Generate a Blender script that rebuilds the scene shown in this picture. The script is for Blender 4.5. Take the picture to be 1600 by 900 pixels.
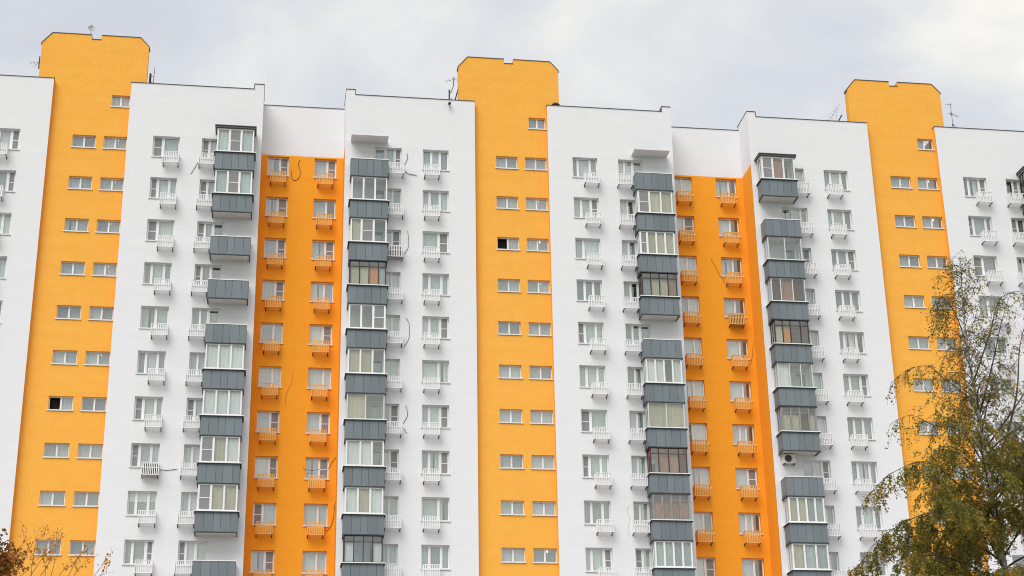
import bpy, bmesh, math, random
from mathutils import Vector, Matrix
for o in list(bpy.data.objects): bpy.data.objects.remove(o)
sc = bpy.context.scene
COL = sc.collection
R = math.radians
rnd = random.Random(7)

# ------------------------------------------------------------------ camera
EYE = 1.6                                     # eye height over the ground
CAM = Vector((-13.549, -93.575, EYE))
YAW, PITCH, ROLL, FOC = 0.1524, 0.3806, -0.0176, 2600.96
fwd = Vector((math.sin(YAW)*math.cos(PITCH), math.cos(YAW)*math.cos(PITCH), math.sin(PITCH)))
rt = Vector((math.cos(YAW), -math.sin(YAW), 0)); up = rt.cross(fwd)
r2 = math.cos(ROLL)*rt + math.sin(ROLL)*up
u2 = -math.sin(ROLL)*rt + math.cos(ROLL)*up
cam = bpy.data.cameras.new('camera'); camo = bpy.data.objects.new('camera', cam); COL.objects.link(camo)
m3 = Matrix((r2, u2, -fwd)).transposed()
camo.matrix_world = Matrix.Translation(CAM) @ m3.to_4x4()
cam.sensor_width = 36.0; cam.lens = FOC/1600*36.0; cam.clip_start = .1; cam.clip_end = 5000
sc.camera = camo
def at(px, py, dist):                          # the point seen at a pixel of the 1600 px photograph, dist metres ahead
    d = fwd + r2*((px-800)/FOC) - u2*((py-450)/FOC)
    return CAM + d*(dist/ (d.y if d.y else 1))

# ------------------------------------------------------------------ world, sun, exposure
sc.view_settings.view_transform = 'Standard'; sc.view_settings.look = 'None'
sc.cycles.filter_width = 1.0; sc.view_settings.exposure = 1.08; sc.view_settings.gamma = 1.0
SUN_EL, SUN_AZ = 55, 214                       # azimuth clockwise from +Y: in front of the facade, a little left
W = bpy.data.worlds.new('World'); sc.world = W; W.use_nodes = True
nt = W.node_tree; nt.nodes.clear(); N = nt.nodes.new; LK = nt.links.new
def cloud_world():
    out = N('ShaderNodeOutputWorld'); mix = N('ShaderNodeMixShader')
    sky = N('ShaderNodeTexSky'); sky.sky_type = 'NISHITA'; sky.sun_disc = False
    sky.sun_elevation = R(SUN_EL); sky.sun_rotation = R(SUN_AZ)
    bg = N('ShaderNodeBackground'); bg.inputs[1].default_value = .07; LK(sky.outputs[0], bg.inputs[0])
    tc = N('ShaderNodeTexCoord'); sx = N('ShaderNodeSeparateXYZ'); LK(tc.outputs['Generated'], sx.inputs[0])
    ad = N('ShaderNodeMath'); ad.operation = 'ABSOLUTE'; LK(sx.outputs[2], ad.inputs[0])
    ad2 = N('ShaderNodeMath'); ad2.inputs[1].default_value = .22; LK(ad.outputs[0], ad2.inputs[0])
    dx = N('ShaderNodeMath'); dx.operation = 'DIVIDE'; LK(sx.outputs[0], dx.inputs[0]); LK(ad2.outputs[0], dx.inputs[1])
    dy = N('ShaderNodeMath'); dy.operation = 'DIVIDE'; LK(sx.outputs[1], dy.inputs[0]); LK(ad2.outputs[0], dy.inputs[1])
    cb = N('ShaderNodeCombineXYZ'); LK(dx.outputs[0], cb.inputs[0]); LK(dy.outputs[0], cb.inputs[1]); cb.inputs[2].default_value = 3.1
    big = N('ShaderNodeTexNoise'); big.inputs['Scale'].default_value = 1.15; big.inputs['Detail'].default_value = 2; big.inputs['Roughness'].default_value = .45
    mp = N('ShaderNodeMapping'); mp.inputs['Location'].default_value = CLOUD_OFF; LK(cb.outputs[0], mp.inputs[0])
    LK(mp.outputs[0], big.inputs['Vector'])
    sm = N('ShaderNodeTexNoise'); sm.inputs['Scale'].default_value = 3.6; sm.inputs['Detail'].default_value = 6; sm.inputs['Roughness'].default_value = .52; sm.inputs['Distortion'].default_value = .35
    LK(mp.outputs[0], sm.inputs['Vector'])
    s = N('ShaderNodeMath'); s.operation = 'MULTIPLY_ADD'; LK(sm.outputs[0], s.inputs[0]); s.inputs[1].default_value = SM; 
    h = N('ShaderNodeMath'); h.operation = 'MULTIPLY'; LK(big.outputs[0], h.inputs[0]); h.inputs[1].default_value = BG; LK(h.outputs[0], s.inputs[2])
    cr = N('ShaderNodeValToRGB'); e = cr.color_ramp.elements
    e[0].position = .50; e[0].color = (.300, .314, .346, 1)
    e[1].position = .88; e[1].color = (.50, .488, .45, 1)
    for p, c in ((.64, (.330, .342, .368, 1)), (.72, (.362, .37, .384, 1)), (.80, (.43, .426, .41, 1))):
        k = cr.color_ramp.elements.new(p); k.color = c
    LK(s.outputs[0], cr.inputs[0])
    bc = N('ShaderNodeBackground'); bc.inputs[1].default_value = 1.02; LK(cr.outputs[0], bc.inputs[0])
    mix.inputs[0].default_value = .9
    LK(bg.outputs[0], mix.inputs[1]); LK(bc.outputs[0], mix.inputs[2]); LK(mix.outputs[0], out.inputs[0])
SM, BG = .75, .75
CLOUD_OFF = (4.50, 1.66, 0.0)
cloud_world()
sun = bpy.data.lights.new('sun', 'SUN'); sun.energy = 1.5; sun.angle = R(44); sun.color = (1, .97, .93)
so = bpy.data.objects.new('sun', sun); COL.objects.link(so)
sd = Vector((math.sin(R(SUN_AZ))*math.cos(R(SUN_EL)), math.cos(R(SUN_AZ))*math.cos(R(SUN_EL)), math.sin(R(SUN_EL))))
so.rotation_euler = sd.to_track_quat('Z', 'Y').to_euler()

# ------------------------------------------------------------------ materials
def mat(name, col, rough=.7, var=.0, vscale=1.5, bump=0, bscale=30, metal=0, spec=.3, col2=None):
    m = bpy.data.materials.new(name); m.use_nodes = True
    t = m.node_tree; b = t.nodes['Principled BSDF']
    b.inputs['Roughness'].default_value = rough; b.inputs['Metallic'].default_value = metal
    b.inputs['Specular IOR Level'].default_value = spec
    b.inputs['Base Color'].default_value = (*col, 1)
    if var or bump:
        tc = t.nodes.new('ShaderNodeTexCoord')
    if var:
        n = t.nodes.new('ShaderNodeTexNoise'); n.inputs['Scale'].default_value = vscale; n.inputs['Detail'].default_value = 6; n.inputs['Roughness'].default_value = .65
        t.links.new(tc.outputs['Object'], n.inputs['Vector'])
        r = t.nodes.new('ShaderNodeValToRGB'); r.color_ramp.elements[0].position = .3; r.color_ramp.elements[1].position = .7
        lo = col2 or tuple(c*(1-var) for c in col)
        r.color_ramp.elements[0].color = (*lo, 1); r.color_ramp.elements[1].color = (*col, 1)
        t.links.new(n.outputs[0], r.inputs[0]); t.links.new(r.outputs[0], b.inputs['Base Color'])
    if bump:
        n2 = t.nodes.new('ShaderNodeTexNoise'); n2.inputs['Scale'].default_value = bscale; n2.inputs['Detail'].default_value = 4
        t.links.new(tc.outputs['Object'], n2.inputs['Vector'])
        bp = t.nodes.new('ShaderNodeBump'); bp.inputs['Strength'].default_value = bump; bp.inputs['Distance'].default_value = .02
        t.links.new(n2.outputs[0], bp.inputs['Height']); t.links.new(bp.outputs[0], b.inputs['Normal'])
    return m
def stucco(name, col, dirt, amount):
    """render coat: trowel mottle, soft rain streaks, fine grain"""
    m = mat(name, col, rough=.9, bump=.35, bscale=9, spec=.15)
    t = m.node_tree; b = t.nodes['Principled BSDF']
    tc = t.nodes.new('ShaderNodeTexCoord')
    def noise(sx, sy, sz, scale, det):
        mp = t.nodes.new('ShaderNodeMapping'); mp.inputs['Scale'].default_value = (sx, sy, sz); t.links.new(tc.outputs['Object'], mp.inputs[0])
        n = t.nodes.new('ShaderNodeTexNoise'); n.inputs['Scale'].default_value = scale; n.inputs['Detail'].default_value = det; n.inputs['Roughness'].default_value = .6
        t.links.new(mp.outputs[0], n.inputs['Vector']); return n
    a = noise(1, 1, 1.6, 7.0, 4); s = noise(.8, 1, 1.5, 1.6, 4); g = noise(.14, 1, 1.5, 1.1, 3); st = noise(3.2, 1, .10, 1.0, 3)
    def madd(n, k, prev):
        q = t.nodes.new('ShaderNodeMath'); q.operation = 'MULTIPLY_ADD'; t.links.new(n.outputs[0], q.inputs[0]); q.inputs[1].default_value = k
        if prev is None: q.inputs[2].default_value = 0
        else: t.links.new(prev.outputs[0], q.inputs[2])
        return q
    m2 = madd(st, .12, madd(g, .45, madd(s, .5, madd(a, .95, None))))
    mr = t.nodes.new('ShaderNodeMapRange'); mr.inputs['From Min'].default_value = .80; mr.inputs['From Max'].default_value = 1.22; mr.inputs['To Min'].default_value = amount; mr.inputs['To Max'].default_value = 0
    t.links.new(m2.outputs[0], mr.inputs[0])
    mx = t.nodes.new('ShaderNodeMix'); mx.data_type = 'RGBA'; mx.inputs[6].default_value = (*col, 1); mx.inputs[7].default_value = (*dirt, 1)
    t.links.new(mr.outputs[0], mx.inputs[0]); t.links.new(mx.outputs[2], b.inputs['Base Color'])
    return m
def glass(name, tint, refl):
    m = bpy.data.materials.new(name); m.use_nodes = True; t = m.node_tree; t.nodes.clear()
    o = t.nodes.new('ShaderNodeOutputMaterial'); x = t.nodes.new('ShaderNodeMixShader')
    tr = t.nodes.new('ShaderNodeBsdfTransparent'); tr.inputs[0].default_value = (*tint, 1)
    gl = t.nodes.new('ShaderNodeBsdfGlossy'); gl.inputs['Roughness'].default_value = .02
    lw = t.nodes.new('ShaderNodeLayerWeight'); lw.inputs[0].default_value = .5
    p = t.nodes.new('ShaderNodeMath'); p.operation = 'POWER'; p.inputs[1].default_value = 4; t.links.new(lw.outputs['Facing'], p.inputs[0])
    k = t.nodes.new('ShaderNodeMath'); k.operation = 'MULTIPLY_ADD'; k.inputs[1].default_value = 1-refl; k.inputs[2].default_value = refl; t.links.new(p.outputs[0], k.inputs[0])
    t.links.new(k.outputs[0], x.inputs[0]); t.links.new(tr.outputs[0], x.inputs[1]); t.links.new(gl.outputs[0], x.inputs[2]); t.links.new(x.outputs[0], o.inputs[0])
    return m
def screen(name, col, op):
    m = bpy.data.materials.new(name); m.use_nodes = True; t = m.node_tree; t.nodes.clear()
    o = t.nodes.new('ShaderNodeOutputMaterial'); x = t.nodes.new('ShaderNodeMixShader'); x.inputs[0].default_value = op
    tr = t.nodes.new('ShaderNodeBsdfTransparent'); d = t.nodes.new('ShaderNodeBsdfDiffuse'); d.inputs[0].default_value = (*col, 1)
    t.links.new(tr.outputs[0], x.inputs[1]); t.links.new(d.outputs[0], x.inputs[2]); t.links.new(x.outputs[0], o.inputs[0])
    return m
M = dict(
    white=stucco('white_render', (.775, .775, .80), (.69, .69, .71), .55),
    tower=stucco('amber_render', (.90, .455, .080), (.83, .375, .058), .85),
    recess=stucco('orange_render', (.90, .372, .032), (.84, .315, .022), .8),
    inner=mat('interior_wall', (.30, .28, .25), .9),
    cap=mat('roof_flashing', (.11, .115, .12), .5, var=.3),
    roof=mat('roof_felt', (.12, .12, .12), .9, var=.3),
    pvc=mat('white_pvc', (.80, .80, .79), .4, var=.06, vscale=3),
    sill=mat('white_sill', (.72, .72, .71), .4, var=.1, vscale=3),
    clad=mat('grey_cladding', (.176, .208, .226), .5, var=.12, vscale=1.2, bump=.1, bscale=14),
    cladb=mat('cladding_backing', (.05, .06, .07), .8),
    slab=mat('balcony_slab', (.70, .69, .66), .9, var=.15, vscale=2),
    rail=mat('white_rail', (.78, .78, .77), .45),
    bwhite=mat('white_bars', (.785, .785, .80), .5),
    borange=mat('orange_bars', (.82, .46, .135), .5, var=.1, vscale=4),
    iron=mat('bracket_iron', (.05, .05, .055), .6),
    rust=mat('bracket_brown', (.09, .035, .015), .7),
    glass=glass('window_glass', (.93, .965, .96), .19),
    bglass=glass('balcony_glass', (.93, .96, .95), .10),
    screen=screen('insect_screen', (.33, .335, .34), .66),
    brown=mat('brown_frame', (.055, .04, .03), .6, var=.3), red=mat('red_brown_frame', (.10, .028, .02), .6), grey=mat('grey_frame', (.30, .30, .29), .6, var=.3),
    alu=mat('aluminium_frame', (.66, .67, .67), .35, metal=.2), timber=mat('timber_frame', (.25, .17, .10), .7, var=.3),
    cL=mat('pale_curtain', (.67, .72, .715), .9, var=.12, vscale=3), cS=mat('stair_wall', (.60, .62, .63), .9, var=.15, vscale=1.5), cW=mat('white_curtain', (.82, .82, .80), .9, var=.06, vscale=3),
    cG=mat('grey_curtain', (.46, .50, .51), .9, var=.22, vscale=2), cC=mat('cream_curtain', (.62, .56, .42), .9, var=.2, vscale=2),
    cB=mat('brown_curtain', (.12, .08, .06), .9), cO=mat('orange_curtain', (.70, .27, .06), .9), cP=mat('pink_curtain', (.50, .27, .20), .9, var=.3),
    cD=mat('room_shade_backing', (.03, .03, .03), .95),  # near-black sheet: the shade of an unlit room put in as colour
    lamp=None,
    cable=mat('black_cable', (.04, .035, .03), .6), wcable=mat('white_cable', (.5, .49, .48), .6),
    metal=mat('antenna_metal', (.22, .22, .22), .45, metal=.5), dish=mat('dish_paint', (.42, .43, .43), .5),
    acw=mat('air_conditioner_shell', (.72, .71, .66), .5), acd=mat('air_conditioner_grille', (.05, .05, .05), .6),
    bark=mat('birch_bark', (.62, .60, .55), .85, var=.9, vscale=5, col2=(.03, .028, .025)),
    twig=mat('birch_twig', (.075, .055, .042), .9), dbark=mat('grey_brown_bark', (.13, .095, .07), .9, var=.4, vscale=6),
    grass=mat('lawn', (.06, .085, .03), .95, var=.4, vscale=.8, bump=.3), path=mat('asphalt', (.055, .055, .055), .9, var=.25, vscale=.6, bump=.2),
    bounce_paving=mat('pale_bounce_paving', (.33, .32, .31), .9, var=.15, vscale=.5, bump=.2),  # pale tone for the unseen ground added to bounce light upward
    kerb=mat('concrete_kerb', (.35, .34, .32), .9, var=.2),
)
M['lamp'] = mat('lamp_glow', (.8, .8, .75), .5); M['lamp'].node_tree.nodes['Principled BSDF'].inputs['Emission Color'].default_value = (1, .95, .85, 1); M['lamp'].node_tree.nodes['Principled BSDF'].inputs['Emission Strength'].default_value = 1.2
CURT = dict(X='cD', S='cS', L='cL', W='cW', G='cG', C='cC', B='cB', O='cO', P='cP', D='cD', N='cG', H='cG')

def tone(m, amp):
    """each separate piece a slightly different weathered tone"""
    t = m.node_tree; b = t.nodes['Principled BSDF']; l = b.inputs['Base Color'].links[0]; src = l.from_socket
    oi = t.nodes.new('ShaderNodeObjectInfo'); mr = t.nodes.new('ShaderNodeMapRange'); mr.inputs['To Min'].default_value = 1-amp; mr.inputs['To Max'].default_value = 1+amp
    t.links.new(oi.outputs['Random'], mr.inputs[0]); h = t.nodes.new('ShaderNodeHueSaturation'); t.links.new(mr.outputs[0], h.inputs['Value']); t.links.new(src, h.inputs['Color']); t.links.new(h.outputs[0], b.inputs['Base Color'])
for k_, a_ in (('clad', .10), ('cL', .14), ('cW', .08), ('cG', .30), ('cS', .16), ('cC', .18), ('pvc', .05), ('cP', .2)): tone(M[k_], a_)

# ------------------------------------------------------------------ mesh helpers
class MB:
    def __init__(s): s.v = []; s.f = []; s.mi = []
    def quad(s, a, b, c, d, mi=0):
        n = len(s.v); s.v += [a, b, c, d]; s.f.append((n, n+1, n+2, n+3)); s.mi.append(mi)
    def box(s, x0, x1, y0, y1, z0, z1, mi=0):
        n = len(s.v)
        s.v += [(x0,y0,z0),(x1,y0,z0),(x1,y1,z0),(x0,y1,z0),(x0,y0,z1),(x1,y0,z1),(x1,y1,z1),(x0,y1,z1)]
        s.f += [(n,n+3,n+2,n+1),(n+4,n+5,n+6,n+7),(n,n+1,n+5,n+4),(n+1,n+2,n+6,n+5),(n+2,n+3,n+7,n+6),(n+3,n,n+4,n+7)]; s.mi += [mi]*6
    def tube(s, pts, rad, sides=5, mi=0, cap=True):
        pts = [Vector(p) for p in pts]; k = len(pts); n0 = len(s.v)
        rads = rad if isinstance(rad, (list, tuple)) else [rad]*k
        ref = None
        for i, p in enumerate(pts):
            d = (pts[min(i+1, k-1)] - pts[max(i-1, 0)])
            d = d.normalized() if d.length > 1e-9 else Vector((0, 0, 1))
            if ref is None: ref = d.orthogonal().normalized()
            a = (ref - d*ref.dot(d)); a = a.normalized() if a.length > 1e-6 else d.orthogonal().normalized(); ref = a; b = d.cross(a)
            for j in range(sides):
                t = 2*math.pi*j/sides; q = p + (a*math.cos(t) + b*math.sin(t))*rads[i]; s.v.append(tuple(q))
        for i in range(k-1):
            for j in range(sides):
                j2 = (j+1) % sides
                s.f.append((n0+i*sides+j, n0+i*sides+j2, n0+(i+1)*sides+j2, n0+(i+1)*sides+j)); s.mi.append(mi)
        if cap:
            s.f.append(tuple(n0+j for j in reversed(range(sides)))); s.f.append(tuple(n0+(k-1)*sides+j for j in range(sides))); s.mi += [mi]*2
    def mesh(s, name, mats, smooth=False):
        me = bpy.data.meshes.new(name); me.from_pydata(s.v, [], s.f)
        for m in (mats if isinstance(mats, (list, tuple)) else [mats]): me.materials.append(M[m] if isinstance(m, str) else m)
        if any(s.mi): me.polygons.foreach_set('material_index', s.mi)
        if smooth: me.polygons.foreach_set('use_smooth', [True]*len(s.f))
        me.update(); return me
def obj(name, me, parent=None, loc=(0, 0, 0)):
    o = bpy.data.objects.new(name, me); COL.objects.link(o); o.location = loc
    if parent: o.parent = parent
    return o
def tag(o, label, cat, group=None, kind=None):
    o['label'] = label; o['category'] = cat
    if group: o['group'] = group
    if kind: o['kind'] = kind
    return o
CACHE = {}
def cached(key, fn):
    if key not in CACHE: CACHE[key] = fn()
    return CACHE[key]

# ------------------------------------------------------------------ building lay-out (x from each stair tower, z from the top row)
Z0 = 49.835 + EYE                              # head of row 0
ST = 2.8                                       # storey height
SECX = [-26.148, 0.0, 26.131, 52.28]           # stair towers
ROWS = range(1, 12)
TD, RD = .38, 2.05                             # depth of tower face and of the kitchen recess
ROOF = Z0 + .80
PAR = .55
BX0, BX1 = SECX[0]-9.55, SECX[2]+11.45
BASE_X = (BX0+BX1)/2
building = bpy.data.objects.new('apartment_building', None); COL.objects.link(building)
building.location = (BASE_X, 0, 0); building.empty_display_size = 3
tag(building, 'long white and orange apartment block with grey balconies, filling the frame', 'apartment building')
def bp(x, y, z): return (x-BASE_X, y, z)       # child location in the building

def wall(name, mname, x0, x1, z0, z1, y, holes, depth=.30):
    """front skin at y with rectangular holes and their reveals"""
    xs = sorted({round(a, 4) for a in [x0, x1] + [h[0] for h in holes] + [h[1] for h in holes]})
    zs = sorted({round(a, 4) for a in [z0, z1] + [h[2] for h in holes] + [h[3] for h in holes]})
    nx, nz = len(xs)-1, len(zs)-1
    def hole(i, j):
        if not (0 <= i < nx and 0 <= j < nz): return False
        cx, cz = (xs[i]+xs[i+1])/2, (zs[j]+zs[j+1])/2
        return any(h[0] < cx < h[1] and h[2] < cz < h[3] for h in holes)
    m = MB(); Y = y+depth
    for i in range(nx):
        for j in range(nz):
            a, b, c, d = xs[i], xs[i+1], zs[j], zs[j+1]
            if not hole(i, j): m.quad((a,y,c),(b,y,c),(b,y,d),(a,y,d)); continue
            if not hole(i-1, j): m.quad((a,y,c),(a,y,d),(a,Y,d),(a,Y,c))
            if not hole(i+1, j): m.quad((b,y,d),(b,y,c),(b,Y,c),(b,Y,d))
            if not hole(i, j-1): m.quad((b,y,c),(a,y,c),(a,Y,c),(b,Y,c))
            if not hole(i, j+1): m.quad((a,y,d),(b,y,d),(b,Y,d),(a,Y,d))
    m.v = [(p[0]-x0, p[1]-y, p[2]-z0) for p in m.v]
    return obj(name, m.mesh(name, mname), building, bp(x0, y, z0))
def flat(name, mname, quads):
    m = MB()
    for q in quads: m.quad(*[bp(*p) for p in q])
    return obj(name, m.mesh(name, mname), building)

# ---- windows
def parse(spec):
    ws = [(spec[i], int(spec[i+1])) for i in range(0, len(spec), 2)]; return ws
def split(spec, w, outer, mull):
    ws = parse(spec); tot = sum(k for _, k in ws); room = w - 2*outer - mull*(len(ws)-1); x = outer; out = []
    for t, k in ws:
        pw = room*k/tot; out.append((t, x, x+pw)); x += pw + mull
    return out
def curtain_mesh(w, h, mname):
    def mk():
        m = MB(); n = max(4, int(w/.09)); pts = [(w*i/n, .018*math.sin(i*2.1)+.008*math.sin(i*5.3)) for i in range(n+1)]
        for i in range(n): m.quad((pts[i][0], pts[i][1], -h), (pts[i+1][0], pts[i+1][1], -h), (pts[i+1][0], pts[i+1][1], 0), (pts[i][0], pts[i][1], 0))
        return m.mesh('curtain_or_backing', mname, True)
    return cached(('curtain_or_backing', round(w, 2), round(h, 2), mname), mk)
def pane_mesh(w, h, mname='glass'):
    def mk():
        m = MB(); m.box(0, w, 0, .012, -h, 0); return m.mesh('pane', mname)
    return cached(('pane', round(w, 3), round(h, 3), mname), mk)
def screen_mesh(w, h):
    def mk():
        m = MB(); m.box(0, w, 0, .006, -h, 0)
        m.box(0, w, -.012, -.002, -h*.52-.022, -h*.52+.022, 1)
        for a in (0, w-.02): m.box(a, a+.02, -.012, -.002, -h, 0, 1)
        return m.mesh('insect_screen', ['screen', 'pvc'])
    return cached(('screen', round(w, 2), round(h, 2)), mk)
def frame_mesh(w, h, spec, outer, mull, dep=.07, mname='pvc', transom=0):
    def mk():
        m = MB(); m.box(0, w, 0, dep, -outer, 0); m.box(0, w, 0, dep, -h, -h+outer)
        m.box(0, outer, 0, dep, -h+outer, -outer); m.box(w-outer, w, 0, dep, -h+outer, -outer)
        ps = split(spec, w, outer, mull)
        for (t, a, b), (t2, c, d) in zip(ps, ps[1:]):
            m.box(b, c, -.004, dep, -h+outer, -outer)
        if transom:
            for t, a, b in ps: m.box(a, b, .003, dep, -transom-mull*.5, -transom)
        return m.mesh('window', mname)
    return cached(('frame', round(w, 3), round(h, 3), spec, outer, mull, dep, mname, transom), mk)
def window(x, y, zh, w, h, spec, outer=.075, mull=.15, sill=True, setback=.19, name='window'):
    f = obj(name, frame_mesh(w, h, spec, outer, mull), building, bp(x, y+setback, zh))
    for t, a, b in split(spec, w, outer, mull):
        ph = h-2*outer
        if t != 'X': obj('pane', pane_mesh(b-a, ph), f, (a, .03, -outer))
        if t == 'N': obj('insect_screen', screen_mesh(b-a, ph), f, (a, .014, -outer))
        dep = {'D': .9, 'X': .35, 'B': .30, 'N': .2, 'G': .20}.get(t, .14)
        if t == 'H':
            obj('roller_blind', curtain_mesh(b-a+.1, ph*.42, 'cW'), f, (a-.05, .10, -outer+.02))
        gap = rnd.random()
        if t in 'LW' and gap < .22 and b-a > .45:      # two drawn halves with a slit
            mid = (b-a)*rnd.uniform(.35, .65)
            obj('curtain_or_backing', curtain_mesh(mid-.03, ph+.1, M_C(t)), f, (a-.03, dep, -outer+.05))
            obj('curtain_or_backing', curtain_mesh(b-a-mid-.03, ph+.1, M_C(t)), f, (a+mid+.05, dep+.02, -outer+.05))
        else:
            drop = rnd.choice([0, 0, 0, .06, .1]) if t in 'LG' else 0
            obj('curtain_or_backing', curtain_mesh(b-a+.12, ph+.1-drop, M_C(t)), f, (a-.06, dep, -outer+.05-drop))  # for types D and X no cloth: a dark sheet painted as room shade
    if sill:
        def mk():
            m = MB(); m.box(-.06, w+.06, -.05-setback, .02, -.012, .022); m.box(-.06, w+.06, -.05-setback, -.038-setback, -.055, -.012); return m.mesh('sill', 'sill')
        obj('sill', cached(('sill', round(w, 3), setback), mk), f, (0, 0, -h-.023))
    return f
def M_C(t):
    if t == 'L' and rnd.random() < .25: return 'cG' if rnd.random() < .35 else 'cW'
    return CURT[t]

# ---- air conditioner baskets
def basket_mesh(mname):
    def mk():
        m = MB(); w, dpt, h = .97, .47, .74
        n = 10
        for i in range(n):
            x = (w-.05)*i/(n-1); m.box(x, x+.05, -dpt, -dpt+.045, -h+.03, -.04)
        m.box(-.01, w+.01, -dpt-.012, -dpt+.03, -.04, 0); m.box(-.01, w+.01, -dpt-.012, -dpt+.03, -h, -h+.035); m.box(0, w, -dpt-.006, -dpt, -h*.42-.02, -h*.42+.02)
        for x in (0, w-.02):
            for k in range(5):
                y = -dpt+.06+.09*k; m.box(x, x+.02, y, y+.04, -h+.03, -.04)
            m.box(x, x+.022, -dpt+.03, 0, -.04, 0); m.box(x, x+.022, -dpt+.03, 0, -h, -h+.035)
        for k in range(3):
            y = -dpt+.11+.14*k; m.box(.02, w-.02, y, y+.025, -h+.005, -h+.02)
        return m.mesh('air_conditioner_basket', mname)
    return cached(('basket', mname), mk)
def bracket_mesh(mname):
    def mk():
        m = MB(); m.box(0, .035, -.47, 0, -.035, 0); m.box(-.01, .045, -.02, 0, -.12, -.035)
        return m.mesh('bracket', mname)
    return cached(('bracket', mname), mk)
def basket(x, y, zh, orange=False, dz=0):
    b = obj('air_conditioner_basket', basket_mesh('borange' if orange else 'bwhite'), building, bp(x, y, zh-1.23+dz))
    for k in (.02, .905): obj('bracket', bracket_mesh('rust' if orange else 'iron'), b, (k, 0, -.742))
    return b

# ---- balconies
SEAMS = (0, .2, .43, .60, .83, 1)
FR = dict(w='pvc', d='brown', r='red', g='grey', a='alu', t='timber')
def balcony(x0, x1, zh, style):
    w = x1-x0; D = 1.0
    def body():
        m = MB(); m.box(0, w, -.95, .04, -2.50, -2.36)                 # slab
        m.box(.035, w-.035, -.965, -.93, -2.36, -1.37, 1); m.box(.035, .07, -.93, .0, -2.36, -1.37, 1); m.box(w-.07, w-.035, -.93, 0, -2.36, -1.37, 1)
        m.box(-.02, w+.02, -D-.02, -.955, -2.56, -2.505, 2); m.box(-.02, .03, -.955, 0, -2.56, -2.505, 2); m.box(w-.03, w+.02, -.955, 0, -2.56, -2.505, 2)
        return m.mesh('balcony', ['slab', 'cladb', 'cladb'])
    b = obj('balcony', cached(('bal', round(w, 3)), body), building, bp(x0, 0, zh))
    for i in range(5):
        a, c = w*SEAMS[i]+.008, w*SEAMS[i+1]-.008
        def pan():
            m = MB(); m.box(0, c-a, 0, .03, -1.12, 0); return m.mesh('cladding_panel', 'clad')
        obj('cladding_panel', cached(('clad', i, round(w, 3)), pan), b, (a, -D+rnd.uniform(0, .006), -1.375))
    def sp():
        m = MB(); m.box(0, .03, -.955, 0, -1.12, 0); return m.mesh('side_panel', 'clad')
    for a in (0, w-.03): obj('side_panel', cached('sidep', sp), b, (a, 0, -1.375))
    glazed = style and style[0] in FR
    def rail():
        m = MB(); e = .09 if glazed else .02
        m.box(-e, w+e, -D-e, -D+.07, -.03, .02); m.box(-e, .07, -D+.07, 0, -.03, .02); m.box(w-.07, w+e, -D+.07, 0, -.03, .02)
        if glazed:
            m.box(-e+.01, w+e-.01, -D-e+.01, -D+.07, -.065, -.03, 1); m.box(-e+.01, .06, -D+.07, 0, -.065, -.03, 1); m.box(w-.06, w+e-.01, -D+.07, 0, -.065, -.03, 1)
        return m.mesh('handrail', ['rail', 'cladb'])
    obj('handrail', cached(('rail', round(w, 3), glazed), rail), b, (0, 0, -1.33))
    if style.startswith('c') or '^' in style:                          # own canopy over the top row
        dark = '^' in style
        def can():
            m = MB(); e = .08 if dark else 0
            m.box(-e, w-.03+e, -.98-e, .02, .29, .40 if dark else .39, 1 if dark else 0)
            if dark: m.box(-e-.02, w-.01+e, -1.0-e-.02, .0, .402, .45, 1); m.box(.02, w-.05, -.93, 0, .25, .288, 0)
            else: m.box(.1, w*.86, -.9, -.1, .39, .43, 1)
            return m.mesh('canopy', ['white', 'cap'])
        obj('canopy', cached(('canopy', dark), can), b)
    if not glazed: return b
    fm = FR[style[0]]; spec = style[1:].replace('^', '').replace('T', ''); tr = .36 if 'T' in style else 0
    thin = style[0] in 'dra'
    outer, mull = (.055, .055) if thin else (.085, .105)
    H = 1.57; z = .255
    f = obj('glazing_frame', frame_mesh(w-.12, H, spec, outer, mull, .06, fm, tr), b, (.06, -.955, z))
    for t, a, c in split(spec, w-.12, outer, mull):
        bot = H-2*outer
        if tr:
            obj('pane', pane_mesh(c-a, tr-outer, 'bglass'), f, (a, .025, -outer)); obj('pane', pane_mesh(c-a, bot+outer-tr-mull*.5, 'bglass'), f, (a, .025, -tr-mull*.5))
        else: obj('pane', pane_mesh(c-a, bot, 'bglass'), f, (a, .025, -outer))
        if t == 'N': obj('insect_screen', screen_mesh(c-a, bot), f, (a, .012, -outer))
        elif t in 'LWCGOBP': obj('curtain_or_backing', curtain_mesh(c-a+.04, bot-.05-tr, CURT[t]), f, (a-.02, .13, -outer-.02-tr))
        elif t == 'H': obj('curtain_or_backing', curtain_mesh(c-a+.04, bot*.5, 'cW'), f, (a-.02, .13, -outer-bot*.5))
    sw = .80
    for xx in (.06, w-.06-.06):
        def side():
            m = MB(); m.box(0, .06, 0, sw, -outer, 0); m.box(0, .06, 0, sw, -H, -H+outer); m.box(0, .06, 0, outer, -H+outer, -outer); m.box(0, .06, sw-outer, sw, -H+outer, -outer)
            m.box(0, .06, sw*.5-.03, sw*.5+.03, -H+outer, -outer); return m.mesh('side_frame', fm)
        s = obj('side_frame', cached(('sidef', fm, outer), side), b, (xx, -.89, z))
        def sp2():
            m = MB(); m.box(.02, .034, outer, sw-outer, -H+outer, -outer); return m.mesh('side_glass', 'bglass')
        obj('side_glass', cached(('sideg', outer), sp2), b, (xx, -.89, z))
    return b

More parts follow.
